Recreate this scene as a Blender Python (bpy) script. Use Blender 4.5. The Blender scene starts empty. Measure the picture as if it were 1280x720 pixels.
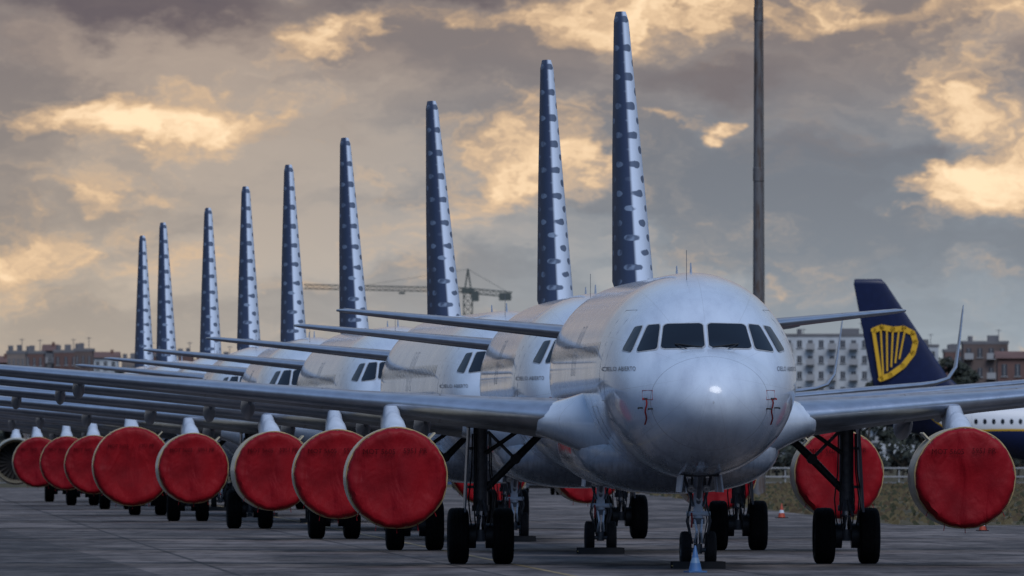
import bpy, bmesh, math, random
from mathutils import Vector, Matrix, noise
from mathutils.bvhtree import BVHTree
random.seed(7)
sc = bpy.context.scene
col = sc.collection
F = 19050.0; CH = 2.44; HY = 558.0   # focal length (px of a 1280 wide frame), camera height, horizon row

# ------------------------------------------------------------------ helpers
def newmat(name):
    m = bpy.data.materials.new(name); m.use_nodes = True
    nt = m.node_tree
    return m, nt, nt.nodes['Principled BSDF']

def simple(name, c, rough=.5, metal=0., bump=0., bscale=8., var=0., coat=0., vscale=3., spec=.5):
    m, nt, b = newmat(name)
    b.inputs['Base Color'].default_value = (*c, 1)
    b.inputs['Roughness'].default_value = rough
    b.inputs['Metallic'].default_value = metal
    b.inputs['Specular IOR Level'].default_value = spec
    if coat: b.inputs['Coat Weight'].default_value = coat; b.inputs['Coat Roughness'].default_value = .12
    tc = nt.nodes.new('ShaderNodeTexCoord')
    if var > 0:
        n = nt.nodes.new('ShaderNodeTexNoise'); n.inputs['Scale'].default_value = vscale; n.inputs['Detail'].default_value = 4
        nt.links.new(tc.outputs['Object'], n.inputs['Vector'])
        r = nt.nodes.new('ShaderNodeValToRGB')
        r.color_ramp.elements[0].position = .3; r.color_ramp.elements[1].position = .7
        r.color_ramp.elements[0].color = (*[x*(1-var) for x in c], 1)
        r.color_ramp.elements[1].color = (*[min(1, x*(1+var*.6)) for x in c], 1)
        nt.links.new(n.outputs['Fac'], r.inputs['Fac']); nt.links.new(r.outputs['Color'], b.inputs['Base Color'])
    if bump > 0:
        n = nt.nodes.new('ShaderNodeTexNoise'); n.inputs['Scale'].default_value = bscale; n.inputs['Detail'].default_value = 4
        nt.links.new(tc.outputs['Object'], n.inputs['Vector'])
        bp = nt.nodes.new('ShaderNodeBump'); bp.inputs['Strength'].default_value = bump; bp.inputs['Distance'].default_value = .1
        nt.links.new(n.outputs['Fac'], bp.inputs['Height']); nt.links.new(bp.outputs['Normal'], b.inputs['Normal'])
    return m

class NB:
    """small node-graph helper"""
    def __init__(s, nt): s.nt = nt
    def _in(s, sock, v):
        if isinstance(v, bpy.types.NodeSocket): s.nt.links.new(v, sock)
        else: sock.default_value = v
    def m(s, op, a, b=0., c=None, clamp=False):
        n = s.nt.nodes.new('ShaderNodeMath'); n.operation = op; n.use_clamp = clamp
        s._in(n.inputs[0], a); s._in(n.inputs[1], b)
        if c is not None: s._in(n.inputs[2], c)
        return n.outputs[0]
    def mix(s, f, a, b):
        n = s.nt.nodes.new('ShaderNodeMix'); n.data_type = 'RGBA'
        s._in(n.inputs[0], f)
        for k, v in ((6, a), (7, b)):
            if isinstance(v, tuple) and len(v) == 3: v = (*v, 1)
            s._in(n.inputs[k], v)
        return n.outputs[2]
    def step(s, x, lo, hi, a=0., b=1.):
        n = s.nt.nodes.new('ShaderNodeMapRange'); n.interpolation_type = 'SMOOTHSTEP'
        s._in(n.inputs[0], x); n.inputs[1].default_value = lo; n.inputs[2].default_value = hi
        n.inputs[3].default_value = a; n.inputs[4].default_value = b
        return n.outputs[0]
    def comb(s, x, y, z):
        n = s.nt.nodes.new('ShaderNodeCombineXYZ')
        for i, v in enumerate((x, y, z)): s._in(n.inputs[i], v)
        return n.outputs[0]
    def sep(s, v):
        n = s.nt.nodes.new('ShaderNodeSeparateXYZ'); s._in(n.inputs[0], v); return n.outputs
    def noise(s, v, scale, detail=5, rough=.55, dist=0.):
        n = s.nt.nodes.new('ShaderNodeTexNoise'); s._in(n.inputs['Vector'], v)
        n.inputs['Scale'].default_value = scale; n.inputs['Detail'].default_value = detail
        n.inputs['Roughness'].default_value = rough; n.inputs['Distortion'].default_value = dist
        return n.outputs
    def tc(s, k='Object'):
        n = s.nt.nodes.new('ShaderNodeTexCoord'); return n.outputs[k]
    def bump(s, h, st=.3, d=.05):
        n = s.nt.nodes.new('ShaderNodeBump'); n.inputs['Strength'].default_value = st; n.inputs['Distance'].default_value = d
        s._in(n.inputs['Height'], h); return n.outputs[0]

def mk(name, verts, faces, mats, smooth=True, fm=None, angle=None):
    me = bpy.data.meshes.new(name)
    me.from_pydata([tuple(v) for v in verts], [], faces)
    if not isinstance(mats, (list, tuple)): mats = [mats]
    for m in mats: me.materials.append(m)
    if fm:
        for p, i in zip(me.polygons, fm): p.material_index = i
    bm = bmesh.new(); bm.from_mesh(me)
    bmesh.ops.recalc_face_normals(bm, faces=bm.faces)
    if smooth and angle:
        for e in bm.edges:
            if len(e.link_faces) == 2 and e.calc_face_angle(0) > math.radians(angle): e.smooth = False
    bm.to_mesh(me); bm.free()
    for p in me.polygons: p.use_smooth = smooth
    me.update()
    return me

class Geo:
    """accumulates primitives into one mesh"""
    def __init__(s): s.v = []; s.f = []; s.m = []
    def add(s, vs, fs, mi=0):
        o = len(s.v); s.v += [tuple(v) for v in vs]; s.f += [tuple(i+o for i in f) for f in fs]; s.m += [mi]*len(fs)
    def box(s, c, d, mi=0, rot=None):
        hx, hy, hz = d[0]/2, d[1]/2, d[2]/2
        vs = [Vector((x, y, z)) for x in (-hx, hx) for y in (-hy, hy) for z in (-hz, hz)]
        if rot is not None: vs = [rot @ v for v in vs]
        vs = [v+Vector(c) for v in vs]
        s.add(vs, [(0, 1, 3, 2), (4, 6, 7, 5), (0, 4, 5, 1), (2, 3, 7, 6), (0, 2, 6, 4), (1, 5, 7, 3)], mi)
    def cyl(s, a, b, r, r2=None, n=12, mi=0):
        a = Vector(a); b = Vector(b); r2 = r if r2 is None else r2
        d = (b-a).normalized(); u = d.orthogonal().normalized(); w = d.cross(u)
        vs = []
        for p, rr in ((a, r), (b, r2)):
            for i in range(n):
                t = 2*math.pi*i/n; vs.append(p+u*math.cos(t)*rr+w*math.sin(t)*rr)
        fs = [(i, (i+1) % n, n+(i+1) % n, n+i) for i in range(n)]
        fs += [tuple(range(n))[::-1], tuple(range(n, 2*n))]
        s.add(vs, fs, mi)
    def loft(s, rings, mi=0, cap=(True, True), closed=True):
        n = len(rings[0])
        vs = [p for r in rings for p in r]; fs = []
        for k in range(len(rings)-1):
            for i in range(n if closed else n-1):
                j = (i+1) % n
                fs.append((k*n+i, k*n+j, (k+1)*n+j, (k+1)*n+i))
        if cap[0]: fs.append(tuple(range(n))[::-1])
        if cap[1]: fs.append(tuple(range((len(rings)-1)*n, len(rings)*n)))
        s.add(vs, fs, mi)
    def lathe(s, prof, c=(0, 0, 0), axis='y', n=40, mi=0, cap=(False, False)):
        rings = []
        for p, r in prof:
            ring = []
            for i in range(n):
                t = 2*math.pi*i/n; a, b = math.cos(t)*r, math.sin(t)*r
                if axis == 'y': q = (a, p, b)
                elif axis == 'x': q = (p, a, b)
                else: q = (a, b, p)
                ring.append(Vector(q)+Vector(c))
            rings.append(ring)
        s.loft(rings, mi, cap)
    def mesh(s, name, mats, smooth=True, angle=35): return mk(name, s.v, s.f, mats, smooth, s.m, angle)

def obj(name, me, parent=None, loc=(0, 0, 0), rz=0.):
    o = bpy.data.objects.new(name, me); col.objects.link(o)
    o.location = loc; o.rotation_euler = (0, 0, rz)
    if parent: o.parent = parent
    return o

def interp(tab, y):
    if y <= tab[0][0]: return list(tab[0][1:])
    if y >= tab[-1][0]: return list(tab[-1][1:])
    for i in range(len(tab)-1):
        if tab[i][0] <= y <= tab[i+1][0]: break
    p1, p2 = tab[i], tab[i+1]
    h = p2[0]-p1[0]; t = (y-p1[0])/h
    res = []
    for k in range(1, len(p1)):
        d = (p2[k]-p1[k])/h
        def tan(j):
            if j <= 0 or j >= len(tab)-1: return None
            a = (tab[j][k]-tab[j-1][k])/(tab[j][0]-tab[j-1][0]); b = (tab[j+1][k]-tab[j][k])/(tab[j+1][0]-tab[j][0])
            if a*b <= 0: return 0.
            return 2*a*b/(a+b)
        m1 = tan(i); m2 = tan(i+1)
        if m1 is None: m1 = d
        if m2 is None: m2 = d
        t2, t3 = t*t, t*t*t
        res.append((2*t3-3*t2+1)*p1[k]+(t3-2*t2+t)*h*m1+(-2*t3+3*t2)*p2[k]+(t3-t2)*h*m2)
    return res

# ------------------------------------------------------------------ materials
def mat_fuselage():
    m, nt, b = newmat('aircraft_white_paint'); g = NB(nt)
    P = g.tc(); x, y, z = g.sep(P)
    ang = g.m('ARCTAN2', x, g.m('SUBTRACT', z, 3.85))
    uv = g.comb(y, g.m('MULTIPLY', ang, 1.98), 0.)
    br = nt.nodes.new('ShaderNodeTexBrick'); nt.links.new(uv, br.inputs['Vector'])
    br.inputs['Scale'].default_value = 1.; br.inputs['Brick Width'].default_value = 2.7; br.inputs['Row Height'].default_value = 1.15
    br.inputs['Mortar Size'].default_value = .006; br.inputs['Mortar Smooth'].default_value = .2
    n1 = g.noise(g.comb(g.m('MULTIPLY', x, 1.5), g.m('MULTIPLY', y, .4), g.m('MULTIPLY', z, .7)), 1.6, 6, .65)[0]
    dirt = g.step(n1, .35, .75)
    base = g.mix(dirt, (.63, .72, .86), (.49, .56, .69))
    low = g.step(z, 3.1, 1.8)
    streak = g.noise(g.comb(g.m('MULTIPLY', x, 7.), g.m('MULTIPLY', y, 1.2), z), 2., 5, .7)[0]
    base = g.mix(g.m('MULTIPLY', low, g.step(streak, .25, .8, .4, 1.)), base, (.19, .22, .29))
    base = g.mix(g.m('MULTIPLY', br.outputs['Fac'], .45), base, (.3, .31, .34))
    rs = g.m('LESS_THAN', g.m('ABSOLUTE', g.m('SUBTRACT', y, 1.12)), .012)
    base = g.mix(g.m('MULTIPLY', rs, .6), base, (.2, .21, .24))
    vx = g.comb(g.m('MULTIPLY', y, 2.6), g.m('MULTIPLY', ang, 5.), 0.)
    vo = nt.nodes.new('ShaderNodeTexVoronoi'); vo.inputs['Randomness'].default_value = .25; vo.inputs['Scale'].default_value = 1.
    nt.links.new(vx, vo.inputs['Vector'])
    dots = g.m('LESS_THAN', vo.outputs['Distance'], g.step(y, 23., 31., 0.0, .42))
    base = g.mix(dots, base, (.23, .25, .30))
    nt.links.new(base, b.inputs['Base Color'])
    nt.links.new(g.step(n1, .3, .7, .20, .34), b.inputs['Roughness'])
    b.inputs['Coat Weight'].default_value = .8; b.inputs['Coat Roughness'].default_value = .08
    fr = g.m('SINE', g.m('MULTIPLY', y, 11.8))
    nz = g.noise(g.comb(g.m('MULTIPLY', x, 1.), g.m('MULTIPLY', y, 2.), z), 1.6, 3)[0]
    mask = g.step(y, 2.6, 4.5)
    h = g.m('ADD', g.m('MULTIPLY', g.m('MULTIPLY', fr, mask), .18), g.m('MULTIPLY', g.m('MULTIPLY', nz, mask), 1.1))
    nt.links.new(g.bump(h, .4, .02), b.inputs['Normal'])
    return m

def mat_fin():
    m, nt, b = newmat('fin_dotted_paint'); g = NB(nt)
    x, y, z = g.sep(g.tc())
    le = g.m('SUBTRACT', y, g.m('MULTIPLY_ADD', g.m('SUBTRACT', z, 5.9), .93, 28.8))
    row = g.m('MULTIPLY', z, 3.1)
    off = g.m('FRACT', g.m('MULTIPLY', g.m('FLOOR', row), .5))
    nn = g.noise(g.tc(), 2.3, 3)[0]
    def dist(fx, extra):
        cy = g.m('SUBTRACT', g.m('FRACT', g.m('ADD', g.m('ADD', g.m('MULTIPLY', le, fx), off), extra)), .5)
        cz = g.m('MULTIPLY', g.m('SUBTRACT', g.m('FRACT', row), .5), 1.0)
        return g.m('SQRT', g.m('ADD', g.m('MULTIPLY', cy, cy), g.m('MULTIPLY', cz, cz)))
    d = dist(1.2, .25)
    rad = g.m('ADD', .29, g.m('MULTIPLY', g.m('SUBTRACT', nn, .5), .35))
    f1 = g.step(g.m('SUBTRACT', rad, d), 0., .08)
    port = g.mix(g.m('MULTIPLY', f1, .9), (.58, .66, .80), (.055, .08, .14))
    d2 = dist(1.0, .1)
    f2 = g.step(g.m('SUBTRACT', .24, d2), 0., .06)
    star_shaded = g.mix(g.m('MULTIPLY', f2, g.step(nn, .40, .60, .15, .9)), (.035, .050, .098), (.22, .28, .39))  # starboard shade put into the paint: dark ground under the livery flecks
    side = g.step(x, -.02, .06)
    c = g.mix(side, star_shaded, port)
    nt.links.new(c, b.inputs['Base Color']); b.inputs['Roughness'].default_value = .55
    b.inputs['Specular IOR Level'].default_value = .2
    return m

def mat_wing():
    m, nt, b = newmat('wing_grey_paint'); g = NB(nt)
    x, y, z = g.sep(g.tc())
    n = g.noise(g.comb(g.m('MULTIPLY', x, 3.), g.m('MULTIPLY', y, .5), z), 1.5, 6, .65)[0]
    c = g.mix(g.step(n, .3, .75), (.23, .265, .33), (.125, .145, .19))
    pl = g.m('LESS_THAN', g.m('FRACT', g.m('MULTIPLY', g.m('ABSOLUTE', x), .42)), .012)
    c = g.mix(pl, c, (.07, .075, .09))
    nt.links.new(c, b.inputs['Base Color']); b.inputs['Roughness'].default_value = .36
    return m

def mat_cover():
    m, nt, b = newmat('red_cover_cloth'); g = NB(nt)
    P = g.tc(); x, y, z = g.sep(P)
    info = nt.nodes.new('ShaderNodeObjectInfo')
    n = g.noise(P, 1.4, 4, .55)[0]
    c = g.mix(g.step(n, .3, .75), (.25, .003, .011), (.165, .002, .008))
    c2 = g.mix(g.step(n, .3, .75), (.29, .004, .010), (.19, .003, .008))
    c = g.mix(info.outputs['Random'], c, c2)
    nt.links.new(c, b.inputs['Base Color']); b.inputs['Roughness'].default_value = .55
    b.inputs['Specular IOR Level'].default_value = .2
    w = g.noise(g.comb(g.m('MULTIPLY', x, 1.5), y, g.m('MULTIPLY', z, .5)), 1.5, 3, .45, .8)[0]
    fine = g.noise(P, 9., 3, .6)[0]
    h = g.m('MULTIPLY_ADD', fine, .08, w)
    nt.links.new(g.bump(h, .8, .11), b.inputs['Normal'])
    return m

M = {}
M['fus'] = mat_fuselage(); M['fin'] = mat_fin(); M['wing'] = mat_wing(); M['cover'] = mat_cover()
M['le'] = simple('bare_metal_leading_edge', (.48, .53, .62), .30, .8, var=.15, bump=.05)
M['glass'] = simple('cockpit_glass', (.008, .011, .018), .06, 0, spec=.45)
M['frame'] = simple('window_frame_grey', (.40, .43, .48), .4, 0, var=.2)
M['line'] = simple('panel_line_dark', (.16, .17, .19), .5)
M['blackp'] = simple('wiper_black', (.02, .02, .022), .5)
M['nac'] = simple('nacelle_paint', (.54, .48, .36), .35, 0, var=.2, coat=.2)
M['lip'] = simple('inlet_lip_metal', (.60, .55, .44), .3, .8, var=.12)
M['cord'] = simple('cover_cord_cream', (.46, .34, .17), .7, var=.3)
M['text'] = simple('cover_lettering', (.06, .002, .005), .7, spec=.1)
M['gtext'] = simple('fuselage_lettering', (.12, .13, .16), .5)
M['hot'] = simple('exhaust_metal', (.18, .16, .14), .4, .9, var=.3)
M['tyre'] = simple('tyre_rubber', (.010, .010, .012), .85, bump=.2, bscale=30, var=.3, spec=.2)
M['rim'] = simple('wheel_rim', (.36, .37, .40), .4, .3, var=.2)
M['strut'] = simple('gear_leg_grey', (.14, .15, .18), .4, .1, var=.35, vscale=9)
M['strutd'] = simple('gear_leg_dark', (.03, .033, .042), .5, .1, var=.3)
M['chrome'] = simple('oleo_chrome', (.7, .7, .72), .15, 1.)
M['white'] = simple('white_part_paint', (.56, .62, .73), .35, 0, var=.15)
M['red'] = simple('red_ribbon', (.26, .010, .014), .6, var=.2)
M['lamp'] = simple('lamp_glass', (.6, .62, .65), .1, .2)
M['yell'] = simple('yellow_chock', (.42, .27, .03), .6, var=.3)
M['blk'] = simple('black_rubber_block', (.015, .015, .017), .8, var=.3, spec=.2)
M['fan'] = simple('fan_blade_metal', (.12, .12, .13), .4, .7)
M['navy'] = simple('navy_paint', (.010, .018, .070), .4, 0, coat=.1, var=.15, spec=.3)
M['gold'] = simple('yellow_emblem_paint', (.78, .45, .03), .4)

# ------------------------------------------------------------------ airliner meshes (x lateral, y aft of the nose, z above ground)
FT = [(0, 3.30, 3.30, .0, 3.30), (.03, 3.48, 3.12, .20, 3.30), (.10, 3.62, 2.98, .36, 3.30), (.25, 3.78, 2.81, .56, 3.30), (.5, 3.95, 2.64, .78, 3.31),
      (1.0, 4.17, 2.41, 1.10, 3.34), (1.5, 4.31, 2.24, 1.34, 3.39), (1.9, 4.40, 2.13, 1.50, 3.44), (2.3, 4.66, 2.05, 1.62, 3.50), (2.8, 4.98, 1.97, 1.73, 3.57),
      (3.3, 5.24, 1.91, 1.81, 3.64), (4.0, 5.50, 1.86, 1.89, 3.72), (5.0, 5.74, 1.815, 1.95, 3.80), (6.0, 5.87, 1.79, 1.972, 3.84), (7.2, 5.93, 1.785, 1.977, 3.86),
      (9, 5.935, 1.785, 1.977, 3.86), (24.5, 5.935, 1.785, 1.977, 3.86), (26, 5.935, 1.87, 1.965, 3.88), (28, 5.93, 2.20, 1.88, 4.0), (30.5, 5.88, 2.80, 1.60, 4.28), (33, 5.76, 3.45, 1.17, 4.57),
      (35.5, 5.58, 4.15, .68, 4.84), (37.0, 5.40, 4.62, .33, 5.0), (37.5, 5.30, 4.80, .18, 5.05)]
def fus_ring(y, n=64, tab=FT):
    top, bot, w, zc = interp(tab, y)
    r = []
    for i in range(n):
        t = 2*math.pi*i/n
        s, c = math.sin(t), math.cos(t)
        if c >= 0: z = zc+(top-zc)*c
        else: z = zc+(zc-bot)*c
        r.append(Vector((w*s, y, z)))
    return r
ys = [0.001, .01, .03, .06, .1, .16, .25, .36, .5, .68, .84, 1.0, 1.25, 1.5, 1.7, 1.9, 2.1, 2.3, 2.55, 2.8, 3.05, 3.3, 3.65, 4, 4.5, 5, 5.5, 6, 6.6, 7.2, 9, 12, 16, 20, 24.5, 25.2, 26, 27, 28, 29.2, 30.5, 31.8, 33, 34.2, 35.5, 36.3, 37, 37.5]
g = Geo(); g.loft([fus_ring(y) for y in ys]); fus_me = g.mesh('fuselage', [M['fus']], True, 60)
bvh = BVHTree.FromPolygons([tuple(v) for v in g.v], [tuple(f) for f in g.f])

def proj_front(x, z, off=.01):
    h = bvh.ray_cast(Vector((x, -2, z)), Vector((0, 1, 0)))
    if h[0] is None:
        q = bvh.find_nearest(Vector((x, 4, z))); p = q[0]; nn = q[1]
    else: p, nn = h[0], h[1]
    if nn.y > 0: nn = -nn
    return p+nn*off
def pane(G, q, off, mi, n=10, grow=0.):
    cx = sum(a[0] for a in q)/4; cz = sum(a[1] for a in q)/4
    q = [(a[0]+grow*(1 if a[0] > cx else -1), a[1]+grow*(1 if a[1] > cz else -1)) for a in q]
    vs = []
    for j in range(n+1):
        for i in range(n+1):
            s, t = i/n, j/n
            ss, tt = s, t
            if min(s, 1-s) < 1e-6 and min(t, 1-t) < 1e-6:
                ss = .035 if s < .5 else .965; tt = .035 if t < .5 else .965
            x = (1-tt)*((1-ss)*q[0][0]+ss*q[1][0])+tt*((1-ss)*q[3][0]+ss*q[2][0])
            z = (1-tt)*((1-ss)*q[0][1]+ss*q[1][1])+tt*((1-ss)*q[3][1]+ss*q[2][1])
            vs.append(proj_front(x, z, off))
    fs = [(j*(n+1)+i, j*(n+1)+i+1, (j+1)*(n+1)+i+1, (j+1)*(n+1)+i) for j in range(n) for i in range(n)]
    G.add(vs, fs, mi)
cw = Geo()
PAN = [[(.045, 4.385), (.90, 4.365), (.80, 4.85), (.045, 4.865)],
       [(.965, 4.36), (1.36, 4.31), (1.10, 4.83), (.87, 4.85)],
       [(1.445, 4.305), (1.60, 4.35), (1.34, 4.80), (1.19, 4.825)]]
for sgn in (1, -1):
    for q in PAN:
        qq = [(a*sgn, b) for a, b in q]
        pane(cw, qq, .006, 1, grow=.022); pane(cw, qq, .016, 0)
    a = proj_front(.10*sgn, 4.37, .03); b = proj_front(.62*sgn, 4.44, .035); cw.cyl(a, b, .012, n=6, mi=2)
    c = proj_front(.40*sgn, 4.33, .03); cw.cyl(c, b, .010, n=6, mi=2)
cock_me = cw.mesh('cockpit_windows', [M['glass'], M['frame'], M['blackp']], True, 50)

def surf(y, z, sx, off):
    h = bvh.ray_cast(Vector((sx*4, y, z)), Vector((-sx, 0, 0)))
    return h[0]+Vector((sx*off, 0, 0)) if h[0] else Vector((sx*1.9, y, z))
cb = Geo()
for sx in (1, -1):
    y = 6.6
    while y < 30.2:
        vs = []
        for i in range(12):
            t = 2*math.pi*i/12
            vs.append(surf(y+.115*math.cos(t), 4.38+.17*math.sin(t), sx, .006))
        cb.add(vs, [tuple(range(12))], 0)
        y += .533
    for (y0, y1, z0, z1) in ((4.35, 5.2, 3.35, 5.15), (30.3, 31.1, 3.55, 5.15), (15.0, 15.5, 3.9, 4.9), (16.1, 16.6, 3.9, 4.9), (7.6, 9.4, 2.35, 3.25)):
        pts = []
        for k in range(9): pts.append((y0+(y1-y0)*k/8, z0))
        for k in range(1, 9): pts.append((y1, z0+(z1-z0)*k/8))
        for k in range(1, 9): pts.append((y1-(y1-y0)*k/8, z1))
        for k in range(1, 9): pts.append((y0, z1-(z1-z0)*k/8))
        P = [surf(a, b, sx, 0) for a, b in pts]
        for a, b in zip(P[:-1], P[1:]):
            if (b-a).length > 1e-4: cb.cyl(a, b, .006, n=4, mi=1)
cab_me = cb.mesh('cabin_windows_and_doors', [M['glass'], M['line']], False)

ap = Geo()
for yy, zz in ((7.4, 5.93), (12.5, 5.93)):
    ap.loft([[Vector((x, yy+c, zz-.03)) for x, c in ((-.03, .15), (0, 0), (.03, .15), (0, .42))], [Vector((x, yy+.15+c, zz+.20)) for x, c in ((-.012, .1), (0, 0), (.012, .1), (0, .2))]], 0)
ap.cyl((-.22, 5.2, 5.7), (-.22, 5.25, 6.35), .006, n=6, mi=3)
ap.loft([[Vector((x, 9+c, 1.82)) for x, c in ((-.03, .15), (0, 0), (.03, .15), (0, .42))], [Vector((x, 9.15+c, 1.5)) for x, c in ((-.012, .1), (0, 0), (.012, .1), (0, .2))]], 0)
for sgn in (1, -1):
    for (px_, pz_) in ((1.22, 3.38), (1.30, 3.20), (1.12, 3.18)):
        p = proj_front(px_*sgn, pz_, .0); ap.cyl(p, p+Vector((sgn*.08, -.05, 0)), .016, n=8, mi=1)
        q = p+Vector((sgn*.08, -.05, 0)); ap.cyl(q, q+Vector((sgn*.01, -.16, -.01)), .020, n=8, mi=2 if px_ == 1.22 else 1)
    rib = []
    for k in range(9):
        z = 3.36-.062*k; w = .016
        pp = proj_front(1.20*sgn, z, .05); off = .015*math.sin(k*1.3)
        rib.append((Vector((pp.x-w+off, pp.y-.03, z)), Vector((pp.x+w+off, pp.y-.03, z))))
    vs = [v for pr in rib for v in pr]; ap.add(vs, [(2*k, 2*k+1, 2*k+3, 2*k+2) for k in range(8)], 2)
    for (a, b) in (((1.12, 3.54), (1.30, 3.54)), ((1.30, 3.54), (1.30, 3.36)), ((1.30, 3.36), (1.12, 3.36)), ((1.12, 3.36), (1.12, 3.54))):
        ap.cyl(proj_front(a[0]*sgn, a[1], .002), proj_front(b[0]*sgn, b[1], .002), .006, n=5, mi=2)
ant_me = ap.mesh('antennas_and_probes', [M['white'], M['blackp'], M['red'], M['strut']], True, 40)

def text_mesh(s, size):
    cu = bpy.data.curves.new('txt', 'FONT'); cu.body = s; cu.size = size; cu.align_x = 'CENTER'; cu.resolution_u = 2
    o = bpy.data.objects.new('txt', cu); col.objects.link(o)
    bpy.context.view_layer.update()
    me = bpy.data.meshes.new_from_object(o.evaluated_get(bpy.context.evaluated_depsgraph_get()))
    vs = [v.co.copy() for v in me.vertices]; fs = [tuple(p.vertices) for p in me.polygons]
    bpy.data.objects.remove(o); return vs, fs
tg = Geo()
vs, fs = text_mesh('CIELO ABIERTO', .125)
for sgn in (1, -1):
    tg.add([proj_front(sgn*1.66+v.x*.62, 3.93+v.y, .012) for v in vs], fs, 0)
tit_me = tg.mesh('name_lettering', [M['gtext']], False)

# wings ---------------------------------------------------------------
def af(n=14):
    pts = []
    for i in range(n+1):
        c = .5*(1-math.cos(math.pi*i/n)); pts.append(c)
    def th(c): return 5*(.2969*math.sqrt(c)-.126*c-.3516*c*c+.2843*c**3-.1036*c**4)
    up = [(c, th(c)*1.0+.02*math.sin(math.pi*c)) for c in pts]
    lo = [(c, -th(c)*.9+.02*math.sin(math.pi*c)) for c in pts[1:-1]]
    return up[::-1]+lo
AF = af()
def wing_mesh(name, secs, sgn, mats, lefrac=.10, inc=.03, vertical=False):
    G = Geo(); rings = []
    for (x, y, z, ch, t, phi) in secs:
        r = []
        for c, h in AF:
            hh = h*t*ch
            if vertical: r.append(Vector((hh, y+c*ch, z)))
            else: r.append(Vector((sgn*(x-hh*math.sin(phi)), y+c*ch, z+hh*math.cos(phi)-inc*c*ch)))
        rings.append(r)
    n = len(AF)
    for k in range(len(rings)-1):
        for i in range(n):
            j = (i+1) % n
            mi = 1 if (AF[i][0]+AF[j][0])/2 < lefrac else 0
            G.add([rings[k][i], rings[k][j], rings[k+1][j], rings[k+1][i]], [(0, 1, 2, 3)], mi)
    G.add(rings[-1], [tuple(range(n))], 0)
    me = G.mesh(name, mats, True, 40)
    bm = bmesh.new(); bm.from_mesh(me); bmesh.ops.remove_doubles(bm, verts=bm.verts, dist=.0005)
    bmesh.ops.recalc_face_normals(bm, faces=bm.faces); bm.to_mesh(me); bm.free()
    for p in me.polygons: p.use_smooth = True
    return me
D = .0893
def WZ(x): return 2.98+(x-1.9)*D
wsec = [(.5, 11.5, 2.88, 7.3, .15, 0), (1.9, 12.1, 2.98, 6.5, .148, 0), (3.6, 12.97, WZ(3.6), 5.4, .135, 0), (6.4, 14.4, WZ(6.4), 4.0, .12, 0), (11, 16.77, WZ(11), 2.95, .112, 0), (16.4, 19.55, WZ(16.4), 1.72, .108, 0)]
wtip = [(17.0, 19.95, WZ(17.0), 1.45, .10, 0), (17.08, 20.3, WZ(17.0)+.01, 1.0, .06, 0)]
shk = [(16.9, 19.9, WZ(16.9)+.03, 1.52, .10, .15), (17.3, 20.25, WZ(16.9)+.16, 1.30, .095, .6), (17.55, 20.6, WZ(16.9)+.50, 1.12, .09, 1.1), (17.7, 21.2, WZ(16.9)+1.2, .85, .085, 1.35), (17.88, 22.0, WZ(16.9)+2.2, .50, .08, 1.38), (17.92, 22.25, WZ(16.9)+2.38, .30, .06, 1.38)]
W_plain = [wing_mesh('wing', wsec+wtip, s, [M['wing'], M['le']]) for s in (1, -1)]
W_shark = [wing_mesh('wing', wsec+shk, s, [M['wing'], M['le']]) for s in (1, -1)]
hsec = [(.3, 31.0, 4.82, 4.0, .10, 0), (1.2, 31.55, 4.89, 3.4, .10, 0), (6.0, 34.0, 5.39, 1.35, .09, 0), (6.22, 34.35, 5.41, .9, .06, 0)]
T_me = [wing_mesh('tailplane', hsec, s, [M['wing'], M['le']], inc=0.0) for s in (1, -1)]
vsec = [(0, 27.0, 5.55, 7.7, .09, 0), (0, 28.7, 6.0, 5.95, .155, 0), (0, 31.6, 8.8, 4.0, .165, 0), (0, 34.35, 11.75, 2.05, .165, 0), (0, 34.6, 11.95, 1.75, .13, 0)]
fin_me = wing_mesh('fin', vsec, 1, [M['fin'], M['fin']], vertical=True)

wx = Geo()
for s in (1, -1):
    for (x, L, r) in ((5.0, 3.6, .24), (8.6, 3.2, .21), (12.1, 2.7, .18), (15.0, 1.9, .12)):
        yTE = 18.45 if x < 6.4 else 18.4+(x-6.4)*.28
        zz = WZ(x)-.30+.02*(x-5)
        rings = []
        for k in range(13):
            t = k/12; rr = r*math.sin(math.pi*min(1, t*.94+.03))**.6
            y = yTE-L*.62+L*t; zc = zz-.16*t
            rings.append([Vector((s*x+rr*.72*math.cos(a), y, zc+rr*1.25*math.sin(a))) for a in [2*math.pi*i/12 for i in range(12)]])
        wx.loft(rings, 0)
fair_me = wx.mesh('flap_track_fairings', [M['wing']], True, 50)
wf = Geo()
for s in (1, -1):
    for dz in (1, -1):
        wf.loft([[Vector((s*(17.06+o), y, z)) for o, y, z in ((-.03, 20.0, WZ(17)), (.03, 20.0, WZ(17)), (.03, 21.3, WZ(17)), (-.03, 21.3, WZ(17)))],
                 [Vector((s*(17.10+o), y, z)) for o, y, z in ((-.015, 21.0, WZ(17)+dz*.62), (.015, 21.0, WZ(17)+dz*.62), (.015, 21.5, WZ(17)+dz*.62), (-.015, 21.5, WZ(17)+dz*.62))]], 0)
fence_me = wf.mesh('wingtip_fences', [M['white']], False)
bf = Geo()
BT = [(10.4, 0.9, .35, 2.25), (11.2, 1.6, .62, 2.30), (12.2, 2.02, .92, 2.42), (13.5, 2.15, 1.05, 2.52), (16, 2.17, 1.08, 2.54), (19, 2.15, 1.06, 2.54), (20.5, 1.95, .90, 2.5), (21.8, 1.5, .62, 2.45), (22.8, .8, .3, 2.3)]
rings = []
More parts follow.
